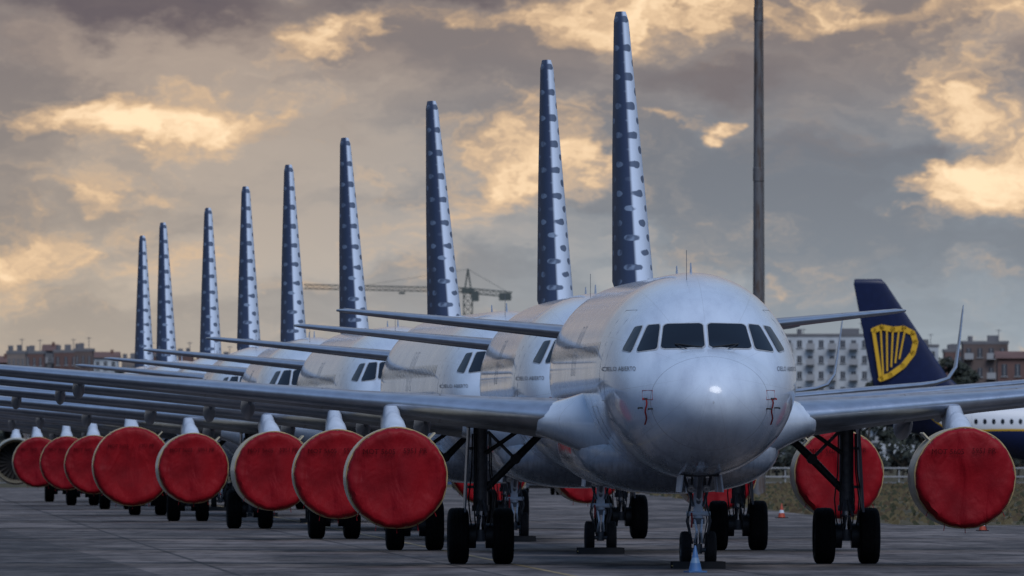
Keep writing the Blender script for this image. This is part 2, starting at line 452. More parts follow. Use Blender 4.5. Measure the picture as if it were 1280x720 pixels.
for k in range(32):
    y = 10.4+12.4*k/31; w, h, zc = interp(BT, y)
    rings.append([Vector((w*math.copysign(abs(math.sin(a))**.85, math.sin(a)), y, zc+h*math.copysign(abs(math.cos(a))**.85, math.cos(a)))) for a in [2*math.pi*i/40 for i in range(40)]])
bf.loft(rings, 0)
for s in (1, -1):
    rr = []
    for k in range(9):
        t = k/8; x = 1.50+1.35*t; y = 11.0+1.65*t; w = .52*(1-t)**1.3+.31
        rr.append([Vector((s*x, y+(1+math.cos(a))*0.9, 2.88+.10*t+w*math.sin(a))) for a in [2*math.pi*i/20 for i in range(20)]])
    bf.loft(rr, 0)
belly_me = bf.mesh('belly_fairing', [M['fus']], True, 50)

# engines ---------------------------------------------------------------
def engine_parts(k, cov=True, yl=11.0, EX=5.75, EZ=1.80):
    nac = Geo()
    prof = [(yl+.9, .84*k), (yl+.5, .87*k), (yl+.2, .91*k), (yl+.06, .945*k), (yl, .985*k), (yl+.03, 1.01*k), (yl+.12, 1.035*k)]
    body = [(yl+.12, 1.035*k), (yl+.4, 1.06*k), (yl+1.2, 1.075*k), (yl+2.2, 1.06*k), (yl+3.1, .95*k), (yl+3.3, .91*k), (yl+3.3, .86*k), (yl+2.9, .84*k)]
    pl = Geo()
    for s in (1, -1):
        c = (s*EX, 0, EZ)
        nac.lathe(body, c, n=56, mi=0); nac.lathe(prof, c, n=56, mi=1)
        nac.lathe([(yl+1.6, .84*k), (yl+3.0, .60*k), (yl+3.9, .50*k), (yl+4.5, .36*k), (yl+4.5, .30*k), (yl+4.2, .28*k)], c, n=32, mi=2)
        nac.lathe([(yl+3.8, .26*k), (yl+4.8, .16*k), (yl+5.2, .02)], c, n=24, mi=2, cap=(True, True))
        nac.lathe([(yl+.95, .05), (yl+1.0, .845*k)], c, n=40, mi=4)
        nac.lathe([(yl+.45, .02), (yl+.55, .12*k), (yl+.9, .26*k)], c, n=24, mi=3, cap=(True, False))
        for i in range(24):
            a = 2*math.pi*i/24; R = Matrix.Rotation(a, 3, 'Y')
            vs = [R @ Vector(v)+Vector(c) for v in ((-.05, yl+.72, .22*k), (.06, yl+.9, .22*k), (.10, yl+.92, .83*k), (-.08, yl+.7, .83*k))]
            nac.add(vs, [(0, 1, 2, 3)], 3)
        nac.box((s*EX-s*.75*k, yl+1.2, EZ+.86*k), (.03, .9, .24), 0, Matrix.Rotation(-s*.75, 3, 'Y'))
        zt = WZ(EX)-.05
        secs = []
        for (y0, y1, z, w) in ((yl+1.0, yl+4.6, EZ+.96*k, .21), (yl+1.25, yl+5.4, EZ+1.10*k, .20), (yl+2.0, yl+6.2, EZ+1.28*k, .17), (yl+2.9, yl+6.6, max(zt, EZ+1.32*k+.04), .15)):
            secs.append([Vector((s*EX+w*xx, y0+(y1-y0)*yy, z)) for xx, yy in ((0, 0), (.6, .03), (1, .12), (1, .6), (.3, 1), (-.3, 1), (-1, .6), (-1, .12), (-.6, .03))])
        pl.loft(secs, 0)
        pl.loft([[Vector((s*EX+w*math.cos(a), y, EZ+.98*k+h*math.sin(a))) for a in [math.pi*i/10 for i in range(11)]] for y, w, h in ((yl+.55, .02, .02), (yl+.75, .17, .12), (yl+1.1, .24, .24), (yl+1.7, .25, .36), (yl+2.6, .2, .44), (yl+3.4, .16, .44))], 0, (False, False), False)
    nm = nac.mesh('engine_nacelles', [M['nac'], M['lip'], M['hot'], M['fan'], M['blk']], True, 40)
    pm = pl.mesh('engine_pylons', [M['white']], True, 50)
    cm = None
    if cov:
        cv = Geo()
        def dimple(X, Z, s): return noise.noise(Vector((X*2.2, Z*1.3, s*5+k)))*.07+noise.noise(Vector((X*5, Z*2.1, s*9+k)))*.018
        for s in (1, -1):
            c = Vector((s*EX, 0, EZ)); n = 72; rings = []
            for (y, r) in ((yl+.16, 1.05), (yl+.08, 1.045), (yl-.02, 1.03), (yl-.07, 1.0), (yl-.10, .95), (yl-.10, .85), (yl-.09, .75), (yl-.085, .65), (yl-.075, .5), (yl-.07, .4), (yl-.065, .3), (yl-.06, .2), (yl-.06, .12), (yl-.06, .02)):
                ring = []
                for i in range(n):
                    t = 2*math.pi*i/n
                    d = dimple(math.cos(t)*r, math.sin(t)*r, s)*(1 if r < .97 else .3)
                    pucker = .012*math.sin(t*31+3*math.sin(t*5)+s)*max(0, (r-.6)/.4) if r < 1 else 0
                    rip = .010*math.sin(t*23+s)*(1 if r > .9 else 0)+.006*math.sin(t*9+2*s)*(1 if r > .9 else 0)
                    ring.append(c+Vector((math.cos(t)*(r*k+rip), y+d+pucker, math.sin(t)*(r*k+rip))))
                rings.append(ring)
            cv.loft(rings, 0, (False, True))
            m_ = 60; R1 = 1.058*k; ring = []
            for i in range(m_):
                t = 2*math.pi*i/m_; rr = []
                for j in range(6):
                    a = 2*math.pi*j/6; q = R1+.018*math.cos(a)+.006*math.sin(t*9)
                    rr.append(c+Vector((math.cos(t)*q, yl+.13+.018*math.sin(a), math.sin(t)*q)))
                ring.append(rr)
            cv.loft(ring+[ring[0]], 1, (False, False))
            for (tx, tz, ts, sz) in ((-.38*k, .50*k, 'MOT 5605', .15), (.38*k, .52*k, '5951 PR', .145)):
                tv, tf = text_mesh(ts, sz)
                cv.add([c+Vector((v.x+tx, yl-.14+dimple((v.x+tx)/k, (v.y+tz)/k, s), v.y+tz)) for v in tv], tf, 2)
            for k2 in range(5):
                t = -math.pi/2+(k2-2)*.42
                p = c+Vector((math.cos(t)*1.06*k, yl+.1, math.sin(t)*1.06*k)); cv.cyl(p, p+Vector((.02*(k2-2), -.02, -.10-.04*(k2 % 2))), .008, n=5, mi=0)
        cm = cv.mesh('engine_covers', [M['cover'], M['cord'], M['text']], True, 50)
    return nm, pm, cm
E_std = engine_parts(.965, EX=5.78); E_neo = engine_parts(1.20, EZ=1.80, yl=10.7); E_open = engine_parts(.965, cov=False)

# landing gear --------------------------------------------------------------
def wheel(G, c, R, W, mt=0, mr=1):
    h = W/2
    prof = [(-h*.80, R*.52), (-h*.98, R*.66), (-h, R*.80), (-h*.90, R*.92), (-h*.70, R*.985), (-h*.42, R), (-h*.40, R*.985), (-h*.34, R*.985), (-h*.32, R), (-h*.04, R*1.003), (-h*.02, R*.985), (h*.02, R*.985), (h*.04, R*1.003), (h*.32, R), (h*.34, R*.985), (h*.40, R*.985), (h*.42, R), (h*.70, R*.985), (h*.90, R*.92), (h, R*.80), (h*.98, R*.66), (h*.80, R*.52)]
    G.lathe(prof, c, 'x', 36, mt)
    G.lathe([(-h*.80, R*.52), (-h*.55, R*.46), (-h*.45, R*.2), (-h*.75, R*.15), (-h*.75, .01)], c, 'x', 24, mr)
    G.lathe([(h*.80, R*.52), (h*.55, R*.46), (h*.45, R*.2), (h*.75, R*.15), (h*.75, .01)], c, 'x', 24, mr)
mg = Geo()
for s in (1, -1):
    X, Y = s*3.80, 17.7
    for o in (-.465, .465): wheel(mg, (X+o, Y, .585), .585, .43)
    mg.cyl((X-.6, Y, .585), (X+.6, Y, .585), .075, mi=2)
    mg.cyl((X-.27, Y, .585), (X-.1, Y, .585), .26, n=20, mi=3); mg.cyl((X+.1, Y, .585), (X+.27, Y, .585), .26, n=20, mi=3)
    mg.cyl((X, Y, .5), (X, Y, 1.25), .085, mi=4)
    mg.cyl((X, Y, 1.15), (X, Y, 3.1), .15, n=16, mi=2); mg.cyl((X, Y, 1.1), (X, Y, 1.22), .18, n=16, mi=2); mg.cyl((X, Y, .48), (X, Y, .72), .13, n=14, mi=2)
    for a, b in (((X, Y-.14, .72), (X, Y-.42, 1.0)), ((X, Y-.42, 1.0), (X, Y-.16, 1.32))):
        mg.cyl(Vector(a)+Vector((-.10, 0, 0)), Vector(b)+Vector((-.03, 0, 0)), .03, n=6, mi=2); mg.cyl(Vector(a)+Vector((.10, 0, 0)), Vector(b)+Vector((.03, 0, 0)), .03, n=6, mi=2)
    k1 = Vector((X-s*.05, Y, 1.50)); k2 = Vector((X-s*.72, Y-.05, 2.18)); k3 = Vector((X-s*1.30, Y, 2.75))
    mg.cyl(k1, k2, .075, .085, mi=3); mg.cyl(k2, k3, .09, .07, mi=3); mg.cyl(k2+Vector((0, -.1, 0)), k2+Vector((0, .1, 0)), .11, mi=3)
    mg.cyl(k2, (X-s*.15, Y, 2.75), .035, mi=2); mg.cyl((X-s*.1, Y-.15, 2.3), (X-s*.9, Y-.2, 2.85), .045, mi=3)
    for i, (dx, dy) in enumerate(((.17, -.1), (-.17, -.08), (.12, .15), (-.1, -.17), (.21, .05))):
        pts = [Vector((X+dx, Y+dy, 2.7)), Vector((X+dx*1.1, Y+dy, 1.9)), Vector((X+dx*1.5, Y+dy*1.4, 1.35)), Vector((X+dx*1.3, Y+dy*1.6, .95)), Vector((X+dx, Y+dy, .7))]
        for a, b in zip(pts[:-1], pts[1:]): mg.cyl(a, b, .016, n=5, mi=3)
    mg.box((X+s*.29, Y+.05, 1.95), (.035, .95, 1.75), 5, Matrix.Rotation(s*-.05, 3, 'Y'))
    mg.box((X+s*.14, Y, 1.6), (.26, .06, .06), 2); mg.box((X+s*.14, Y, 2.4), (.26, .06, .06), 2)
    mg.box((X, Y+.1, 3.0), (.55, .8, .35), 3)
mg_me = mg.mesh('main_landing_gear', [M['tyre'], M['rim'], M['strut'], M['strutd'], M['chrome'], M['wing'], M['blk']], True, 35)

ng = Geo(); Y = 5.07
for o in (-.25, .25): wheel(ng, (o, Y, .375), .375, .215)
ng.cyl((-.3, Y, .375), (.3, Y, .375), .045, mi=2)
ng.cyl((0, Y, .33), (0, Y-.03, 1.0), .055, mi=4); ng.cyl((0, Y-.03, .95), (0, Y-.16, 2.1), .095, n=16, mi=5); ng.cyl((0, Y-.03, .9), (0, Y-.04, 1.02), .13, n=14, mi=2); ng.cyl((0, Y, .30), (0, Y, .50), .085, mi=2)
for dx in (-.06, .06):
    ng.cyl((dx*1.3, Y-.09, .52), (dx*.7, Y-.36, .74), .022, n=6, mi=5); ng.cyl((dx*.7, Y-.36, .74), (dx*1.2, Y-.13, .98), .022, n=6, mi=5)
ng.cyl((-.24, Y-.10, 1.10), (.24, Y-.10, 1.10), .05, mi=5)
ng.cyl((-.10, Y-.12, 1.25), (-.30, Y+.2, 1.95), .03, mi=2); ng.cyl((.10, Y-.12, 1.25), (.30, Y+.2, 1.95), .03, mi=2)
ng.cyl((0, Y-.1, 1.3), (0, Y-1.0, 1.95), .045, mi=2)
for (lx, lz, lr) in ((-.15, 1.60, .075), (.15, 1.60, .075), (0, 1.40, .05)):
    ng.lathe([(Y-.30, .01), (Y-.31, lr*.6), (Y-.29, lr)], (lx, 0, lz), 'y', 16, 7); ng.lathe([(Y-.29, lr), (Y-.20, lr*.8), (Y-.15, .02)], (lx, 0, lz), 'y', 16, 5)
ng.box((0, Y-.2, 1.58), (.36, .04, .04), 5)
for s in (1, -1):
    ng.box((s*.40, Y-.75, 1.70), (.03, 1.35, .34), 6, Matrix.Rotation(-s*.12, 3, 'Y'))
    ng.box((s*.38, Y+.35, 1.70), (.025, .7, .34), 6, Matrix.Rotation(-s*.08, 3, 'Y'))
    for (dx, dy) in ((.12, -.05), (.10, .08), (.13, -.14)):
        pts = [Vector((s*dx, Y+dy, 1.9)), Vector((s*dx*1.3, Y+dy, 1.3)), Vector((s*dx*1.9, Y+dy*1.5, .95)), Vector((s*dx, Y+dy, .5))]
        for a, b in zip(pts[:-1], pts[1:]): ng.cyl(a, b, .013, n=5, mi=3)
ng.box((0, Y, 1.88), (.7, 2.0, .08), 3)
for (dx, z0, L) in ((-.14, 1.12, .30),):
    ng.add([(dx-.018, Y-.2, z0), (dx+.018, Y-.2, z0), (dx+.03, Y-.21, z0-L*.5), (dx-.01, Y-.21, z0-L*.5), (dx+.015, Y-.2, z0-L), (dx-.02, Y-.2, z0-L)], [(0, 1, 2, 3), (3, 2, 4, 5)], 8)
ng_me = ng.mesh('nose_landing_gear', [M['tyre'], M['rim'], M['strut'], M['strutd'], M['chrome'], M['white'], M['white'], M['lamp'], M['red']], True, 35)
ck = Geo()
for dy in (-.47, .47):
    ck.loft([[Vector((x, 5.07+dy+a, b)) for a, b in ((-.11, 0), (.11, 0), (.03, .15), (-.03, .15))] for x in (-.52, .52)], 0)
for x in (-.50, .50): ck.cyl((x, 4.6, .06), (x, 5.54, .06), .012, n=6, mi=1)
ck_me = ck.mesh('wheel_chocks', [M['blk'], M['yell']], False)

# ------------------------------------------------------------------ place the row of airliners
ROW = [  # x of nose, distance of nose, x of fin, kind, sharklets
    (3.93, 298.5, 2.36, 'std', False), (2.20, 340.2, .83, 'std', False), (.44, 384.8, -2.25, 'std', False), (-2.80, 434.8, -5.18, 'std', True),
    (-5.98, 479.7, -7.57, 'neo', True), (-8.45, 522.7, -9.77, 'std', False), (-10.87, 572.7, -12.14, 'std', False), (-13.05, 612.7, -14.86, 'std', False), (-15.45, 652.7, -16.7, 'open', False)]
for i, (xn, dn, xf, kind, sh) in enumerate(ROW):
    e = bpy.data.objects.new('airliner', None); col.objects.link(e)
    e.location = (xn, dn, 0); e.rotation_euler = (0, 0, math.atan((xn-xf)/35.3))
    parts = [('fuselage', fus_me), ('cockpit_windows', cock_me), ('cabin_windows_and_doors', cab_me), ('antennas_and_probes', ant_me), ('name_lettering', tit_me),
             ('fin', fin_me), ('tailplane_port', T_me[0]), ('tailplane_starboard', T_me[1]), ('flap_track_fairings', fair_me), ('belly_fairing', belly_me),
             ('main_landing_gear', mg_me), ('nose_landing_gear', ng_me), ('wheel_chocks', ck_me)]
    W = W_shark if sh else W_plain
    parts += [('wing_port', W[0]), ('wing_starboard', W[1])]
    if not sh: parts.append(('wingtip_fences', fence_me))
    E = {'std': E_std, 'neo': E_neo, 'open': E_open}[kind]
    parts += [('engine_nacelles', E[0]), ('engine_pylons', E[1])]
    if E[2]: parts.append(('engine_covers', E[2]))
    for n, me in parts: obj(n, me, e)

# ------------------------------------------------------------------ the other airliner (navy tail), side-on behind
def mat_navywhite():
    m, nt, b = newmat('white_and_navy_paint'); g = NB(nt)
    x, y, z = g.sep(g.tc())
    lim = g.m('ADD', 3.15, g.m('MULTIPLY', g.step(y, 31., 36.), 3.2))
    lim = g.m('ADD', lim, g.m('MULTIPLY', g.m('SINE', g.m('MULTIPLY', y, .28)), .22))
    f = g.m('LESS_THAN', z, lim); f2 = g.m('LESS_THAN', z, g.m('ADD', lim, .12))
    c = g.mix(f2, (.70, .73, .80), (.70, .42, .03)); c = g.mix(f, c, (.012, .022, .085))
    nt.links.new(c, b.inputs['Base Color']); b.inputs['Roughness'].default_value = .3
    return m
e = bpy.data.objects.new('airliner', None); col.objects.link(e)
d7 = 916.; xtail = (1064-640)*d7/F
e.location = (xtail+37.5, d7, 0); e.rotation_euler = (0, 0, math.radians(90))
g2 = Geo(); g2.loft([[Vector((p.x, p.y, p.z-.45)) for p in fus_ring(y, 40)] for y in ys])
o_f = obj('fuselage', g2.mesh('fuselage', [mat_navywhite()], True, 60), e)
for n, me in (('cockpit_windows', cock_me), ('cabin_windows_and_doors', cab_me)):
    o = obj(n, me, e); o.location = (0, 0, -.45)
for n, me in (('wing_port', W_shark[0]), ('wing_starboard', W_shark[1])): obj(n, me, e)
for n, me in (('tailplane_port', T_me[0]), ('tailplane_starboard', T_me[1]), ('belly_fairing', belly_me), ('main_landing_gear', mg_me), ('nose_landing_gear', ng_me), ('engine_nacelles', E_open[0]), ('engine_pylons', E_open[1])): obj(n, me, e)
v7 = [(0, 27.2, 5.0, 8.2, .05, 0), (0, 30.4, 5.5, 5.6, .10, 0), (0, 31.75, 6.7, 4.55, .10, 0), (0, 35.4, 12.2, 1.95, .10, 0), (0, 35.7, 12.5, 1.6, .08, 0)]
obj('fin', wing_mesh('fin', v7, 1, [M['navy'], M['navy']], vertical=True), e)
hp = Geo()
for s in (1, -1):
    def P(a, b): return Vector((s*(.26-.02*b), 34.9-a*1.1, 7.05+b*1.1))
    def band(p, q, w):
        p = Vector(p); q = Vector(q); n_ = Vector((-(q-p).y, (q-p).x)).normalized()*w
        hp.add([P(*(p-n_)), P(*(q-n_)), P(*(q+n_)), P(*(p+n_))], [(0, 1, 2, 3)])
    outline = [(-1.15, 2.15), (-.7, 2.32), (-.1, 2.20), (.5, 2.25), (1.0, 2.0), (1.15, 1.5), (1.0, .9), (.45, .2), (-.25, -.3), (-.75, -.5)]
    for a, b in zip(outline[:-1], outline[1:]): band(a, b, .15)
    for a in outline: hp.add([P(a[0]+.15*math.cos(t), a[1]+.15*math.sin(t)) for t in [2*math.pi*i/10 for i in range(10)]], [tuple(range(10))])
    band((-1.15, 2.15), (-.75, -.5), .10)
    for k in range(5): band((-.75+.33*k, 2.15), (-.62+.22*k, -.30+.22*k), .045)
obj('tail_emblem', hp.mesh('tail_emblem', [M['gold']], False), e)

# ------------------------------------------------------------------ ground
def px(x, d): return (x-640)*d/F
def pz(y, d): return CH+(HY-y)*d/F
def pd(y): return F*CH/(y-HY)

def mat_asphalt():
    m, nt, b = newmat('apron_concrete'); g = NB(nt)
    P = g.tc(); x, y, z = g.sep(P)
    big = g.noise(g.comb(g.m('MULTIPLY', x, .20), g.m('MULTIPLY', y, .035), 0.), 1., 5, .65)[0]
    mid = g.noise(g.comb(g.m('MULTIPLY', x, .9), g.m('MULTIPLY', y, .13), 3.), 1., 5, .7)[0]
    fine = g.noise(P, 7., 3, .7)[0]
    c = g.mix(g.step(big, .40, .60), (.062, .054, .054), (.180, .156, .152))
    c = g.mix(g.m('MULTIPLY', g.step(mid, .46, .66), .75), c, (.036, .033, .034))
    c = g.mix(g.m('MULTIPLY', g.step(fine, .45, .75), .35), c, (.23, .20, .195))
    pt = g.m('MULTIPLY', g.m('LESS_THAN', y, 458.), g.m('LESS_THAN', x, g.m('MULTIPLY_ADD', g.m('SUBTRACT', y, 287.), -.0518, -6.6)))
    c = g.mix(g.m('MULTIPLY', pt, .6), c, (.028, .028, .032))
    cell = g.comb(g.m('FLOOR', g.m('ADD', g.m('DIVIDE', g.m('MULTIPLY_ADD', y, .044, x), 5.), .5)), g.m('FLOOR', g.m('ADD', g.m('DIVIDE', y, 12.), .5)), 0.)
    wn_ = nt.nodes.new('ShaderNodeTexWhiteNoise'); wn_.noise_dimensions = '2D'; nt.links.new(cell, wn_.inputs['Vector'])
    c = g.mix(g.m('MULTIPLY', wn_.outputs['Value'], .42), c, (.040, .037, .039))
    jx = g.m('LESS_THAN', g.m('ABSOLUTE', g.m('SUBTRACT', g.m('FRACT', g.m('DIVIDE', g.m('MULTIPLY_ADD', y, .044, x), 5.)), .5)), .012)
    jy = g.m('LESS_THAN', g.m('ABSOLUTE', g.m('SUBTRACT', g.m('FRACT', g.m('DIVIDE', y, 12.)), .5)), .035)
    c = g.mix(g.m('MULTIPLY', g.m('MAXIMUM', jx, jy), .8), c, (.02, .02, .023))
    st = g.noise(g.comb(g.m('MULTIPLY', x, .5), g.m('MULTIPLY', y, .10), 9.), 1., 3)[0]
    c = g.mix(g.m('MULTIPLY', g.step(st, .58, .70), .7), c, (.02, .02, .022))
    nt.links.new(c, b.inputs['Base Color'])
    nt.links.new(g.step(mid, .3, .7, .5, .8), b.inputs['Roughness'])
    b.inputs['Specular IOR Level'].default_value = .2
    nt.links.new(g.bump(g.m('ADD', fine, g.m('MULTIPLY', mid, 2.)), .5, .03), b.inputs['Normal'])
    return m
def mat_dry(name, c1, c2, c3, s=1.):
    m, nt, b = newmat(name); g = NB(nt)
    P = g.tc(); x, y, z = g.sep(P)
    a = g.noise(g.comb(g.m('MULTIPLY', x, .35*s), g.m('MULTIPLY', y, .03*s), z), 1., 5, .7)[0]
    f = g.noise(P, 3., 4, .7)[0]
    c = g.mix(g.step(a, .38, .62), c1, c2); c = g.mix(g.m('MULTIPLY', g.step(f, .4, .7), .6), c, c3)
    nt.links.new(c, b.inputs['Base Color']); b.inputs['Roughness'].default_value = .95; b.inputs['Specular IOR Level'].default_value = .1
    nt.links.new(g.bump(f, .6, .1), b.inputs['Normal'])
    return m
def sheet(name, pts, z, mat):
    obj(name, mk(name, [(a, b, z) for a, b in pts], [tuple(range(len(pts)))], mat, False))
mgr = mat_dry('field_soil', (.06, .056, .038), (.13, .108, .07), (.05, .047, .034))
sheet('ground', [(-9000, -500), (9000, -500), (9000, 14000), (-9000, 14000)], 0, mgr)
ma = mat_asphalt()
sheet('apron_pavement', [(-400, 100), (60, 100), (60, 455), (12, 470), (8.5, 640), (6, 900), (-400, 900)], .008, ma)
sheet('service_road', [(-400, 1010), (400, 1010), (400, 1035), (-400, 1035)], .008, simple('road_asphalt', (.11, .11, .112), .8, var=.3))
tuft = Geo()
for k in range(9000):
    d = random.uniform(470, 980); xr = random.uniform(0, 1)
    x0 = 12-(d-470)*.018; x = x0+xr*34
    h = random.uniform(.05, .22); w = random.uniform(.05, .16); a = random.uniform(-.1, .1)
    tuft.add([(x-w, d, 0), (x+w, d+random.uniform(-.1, .1), 0), (x+w*.3+a, d, h), (x-w*.6+a, d, h*.8)], [(0, 1, 2, 3)], random.choice((0, 0, 1, 2)))
tmats = [simple('dry_grass', (.14, .112, .06), .9), simple('green_grass', (.055, .060, .034), .9), simple('brown_grass', (.10, .073, .045), .9)]
obj('grass', tuft.mesh('grass', tmats, False))
mk_w = simple('marking_white', (.35, .35, .35), .7, var=.5, vscale=1.2); mk_y = simple('marking_yellow', (.24, .18, .09), .7, var=.5, vscale=1.2)
mm = Geo()
def stripe(x0, y0, x1, y1, w, mi):
    d = Vector((x1-x0, y1-y0, 0)).normalized(); n_ = Vector((-d.y, d.x, 0))*w/2; a = Vector((x0, y0, .013)); b = Vector((x1, y1, .013))
    mm.add([a-n_, b-n_, b+n_, a+n_], [(0, 1, 2, 3)], mi)
stripe(4.5, 200, -22, 880, .15, 1)
stripe(-300, 860, 6, 860, .9, 0)
obj('apron_markings', mm.mesh('apron_markings', [mk_w, mk_y], False))
fn = Geo(); fx = 8.
while fx < 60:
    fn.box((fx, 1004, .55), (.08, .08, 1.1)); fx += 2.5
for z in (.45, 1.02): fn.box((34, 1003.9, z), (52.5, .05, .09))
obj('rail_fence', fn.mesh('rail_fence', [simple('fence_grey_white', (.36, .37, .40), .6, var=.2)], False))

# ------------------------------------------------------------------ apron clutter
def cone(x, d, h, body, base, band):
    G = Geo(); r = h*.25
    G.box((0, 0, h*.03), (h*.7, h*.7, h*.06), 1)
    G.lathe([(h*.06, r), (h*.35, r*.74)], axis='z', n=20, mi=0); G.lathe([(h*.35, r*.74), (h*.55, r*.5)], axis='z', n=20, mi=2)
    G.lathe([(h*.55, r*.5), (h*.98, r*.13), (h, .01)], axis='z', n=20, mi=0)
    obj('traffic_cone', G.mesh('traffic_cone', [body, base, band], True, 35), None, (x, d, .010), random.uniform(-.4, .4))
orange = simple('cone_orange', (.42, .06, .025), .5, var=.2); blue = simple('cone_blue', (.05, .14, .33), .5, var=.2); lblue = simple('cone_band_pale_blue', (.12, .22, .38), .4)
cone(px(869, 294), 294, .52, blue, blue, lblue)
for (xx, yy, h) in ((977, 648, .5), (1228, 664, .42)):
    d = pd(yy); cone(px(xx, d), d, h, orange, M['blk'], M['white'])

def car(x, d, rz, colr, van=False):
    G = Geo(); L, Wd = (5.2, 2.0) if van else (4.3, 1.78)
    if van: body = [(0, .45), (0, .95), (.25, 1.1), (.9, 1.25), (1.6, 1.95), (1.9, 2.05), (5.0, 2.05), (5.2, 1.9), (5.2, .45)]
    else: body = [(0, .38), (.02, .68), (.25, .80), (1.05, .92), (1.75, 1.38), (2.1, 1.45), (3.2, 1.44), (3.95, 1.05), (4.25, .98), (4.3, .75), (4.28, .38)]
    rings = []
    for xo, sc_ in ((-Wd/2, .0), (-Wd/2+.06, 1), (Wd/2-.06, 1), (Wd/2, .0)):
        ring = []
        for (a, b) in body:
            tz = b if sc_ else b-.04; ta = a if sc_ else a+(.04 if a < L/2 else -.04)
            tuck = max(0, (b-.95))*.22*(1 if xo > 0 else -1)
            ring.append(Vector((xo-tuck, ta, tz)))
        rings.append(ring)
    G.loft(rings, 0)
    if van:
        G.add([(-.75, .90, 1.30), (.75, .90, 1.30), (.66, 1.53, 1.95), (-.66, 1.53, 1.95)], [(0, 1, 2, 3)], 1)
        for s in (1, -1): G.add([(s*(Wd/2-.055), 1.35, 1.3), (s*(Wd/2-.055), 2.3, 1.3), (s*(Wd/2-.17), 2.3, 1.85), (s*(Wd/2-.17), 1.75, 1.85)], [(0, 1, 2, 3)], 1)
    else:
        G.add([(-.72, 1.08, .965), (.72, 1.08, .965), (.62, 1.70, 1.38), (-.62, 1.70, 1.38)], [(0, 1, 2, 3)], 1)
        G.add([(-.7, 3.93, 1.09), (.7, 3.93, 1.09), (.62, 3.28, 1.425), (-.62, 3.28, 1.425)], [(0, 1, 2, 3)], 1)
        for s in (1, -1): G.add([(s*(Wd/2+.012), 1.3, .97), (s*(Wd/2+.012), 3.7, .97), (s*(Wd/2-.08), 3.2, 1.36), (s*(Wd/2-.08), 1.85, 1.36)], [(0, 1, 2, 3)], 1)
    for s in (1, -1):
        for yy in (.85, L-.85): wheel(G, (s*(Wd/2-.1), yy, .32), .32, .2, 2, 3)
        G.box((s*.62, .03, .66 if not van else .85), (.34, .06, .15), 4); G.box((s*(Wd/2+.09), 1.4, .98 if not van else 1.4), (.18, .1, .14), 0)
    G.box((0, -.01, .42), (1.5, .04, .16), 2)
    obj('parked_van' if van else 'parked_car', G.mesh('vehicle', [colr, M['glass'], M['tyre'], M['rim'], M['lamp']], False), None, (x, d, .01), rz)
cgr = simple('car_paint_dark', (.05, .06, .08), .3, coat=.5); cwh = simple('car_paint_white', (.4, .41, .43), .3, coat=.5); cbl = simple('car_paint_blue', (.04, .08, .2), .3, coat=.5)
car(px(680, 760), 760, .1, cgr); car(px(826, 800), 800, -.2, cwh, True); car(px(652, 840), 840, 1.3, cbl)
car(px(1075, 1022), 1022, 1.57, cgr)

# ------------------------------------------------------------------ high mast lamp
dm = 760.; xm = px(948, dm); ms = Geo()
ms.lathe([(0, .5), (.06, .5), (.06, .36)], axis='z', n=24, mi=0, cap=(True, False)); ms.lathe([(.06, .32), (32, .17)], axis='z', n=24, mi=0, cap=(False, True))
for z in (8.1, 16.0, 24.0): ms.lathe([(z-.35, .325-.155*z/32), (z-.33, .350-.155*z/32), (z+.33, .345-.155*z/32), (z+.35, .32-.155*z/32)], axis='z', n=24, mi=0)
ms.cyl((.34, 0, .1), (.20, 0, 31), .018, n=6, mi=1)
ms.lathe([(31.2, 1.3), (31.2, 1.4), (31.32, 1.4), (31.32, 1.3), (31.2, 1.3)], axis='z', n=32, mi=1)
for k in range(8):
    a = math.pi*2*k/8; c, s_ = math.cos(a), math.sin(a)
    ms.cyl((.15*c, .15*s_, 31.5), (1.35*c, 1.35*s_, 31.26), .04, n=6, mi=1)
    R = Matrix.Rotation(a, 3, 'Z') @ Matrix.Rotation(.5, 3, 'Y'); ms.box((1.6*c, 1.6*s_, 31.0), (.5, .55, .22), 1, R)
mp, nt, b = newmat('galvanised_rusty_pole'); gg = NB(nt); x, y, z = gg.sep(gg.tc())
nn = gg.noise(gg.comb(gg.m('MULTIPLY', x, 3.), gg.m('MULTIPLY', y, 3.), gg.m('MULTIPLY', z, .5)), 1.5, 5, .7)[0]
nt.links.new(gg.mix(gg.step(nn, .42, .66), (.16, .16, .175), (.11, .075, .06)), b.inputs['Base Color']); b.inputs['Roughness'].default_value = .6; b.inputs['Metallic'].default_value = .2
obj('floodlight_mast', ms.mesh('floodlight_mast', [mp, simple('floodlight_metal', (.12, .12, .13), .5, .3)], True, 40), None, (xm, dm, .01))

# ------------------------------------------------------------------ tower crane
dc = 3000.; cr = Geo()
def lattice(a, b, w, n, r=.09, tri=False):
    a = Vector(a); b = Vector(b); d = (b-a); L = d.length; u = d.normalized()
    s1 = u.cross(Vector((0, 1, 0))).normalized()*w/2; s2 = Vector((0, w/2, 0))
    cs = [s1+s2, s1-s2, -s1-s2, -s1+s2] if not tri else [s1, -s1*.6+s2, -s1*.6-s2]
    for c in cs: cr.cyl(a+c, b+c, r, n=5)
    for k in range(n):
        p = a+d*k/n; q = a+d*(k+1)/n
        for i in range(len(cs)):
            j = (i+1) % len(cs)
            cr.cyl(p+cs[i], q+cs[j], r*.7, n=4); cr.cyl(p+cs[i], p+cs[j], r*.7, n=4)
zj = pz(362, dc)
lattice((0, 0, 0), (0, 0, zj+.3), 1.7, 20, .12)
lattice((0, 0, zj), (px(380, dc)-px(585, dc), 0, zj+.7), 1.1, 26, .09, True)
lattice((0, 0, zj-.2), (px(640, dc)-px(585, dc), 0, zj-1.0), 1.0, 7, .11)
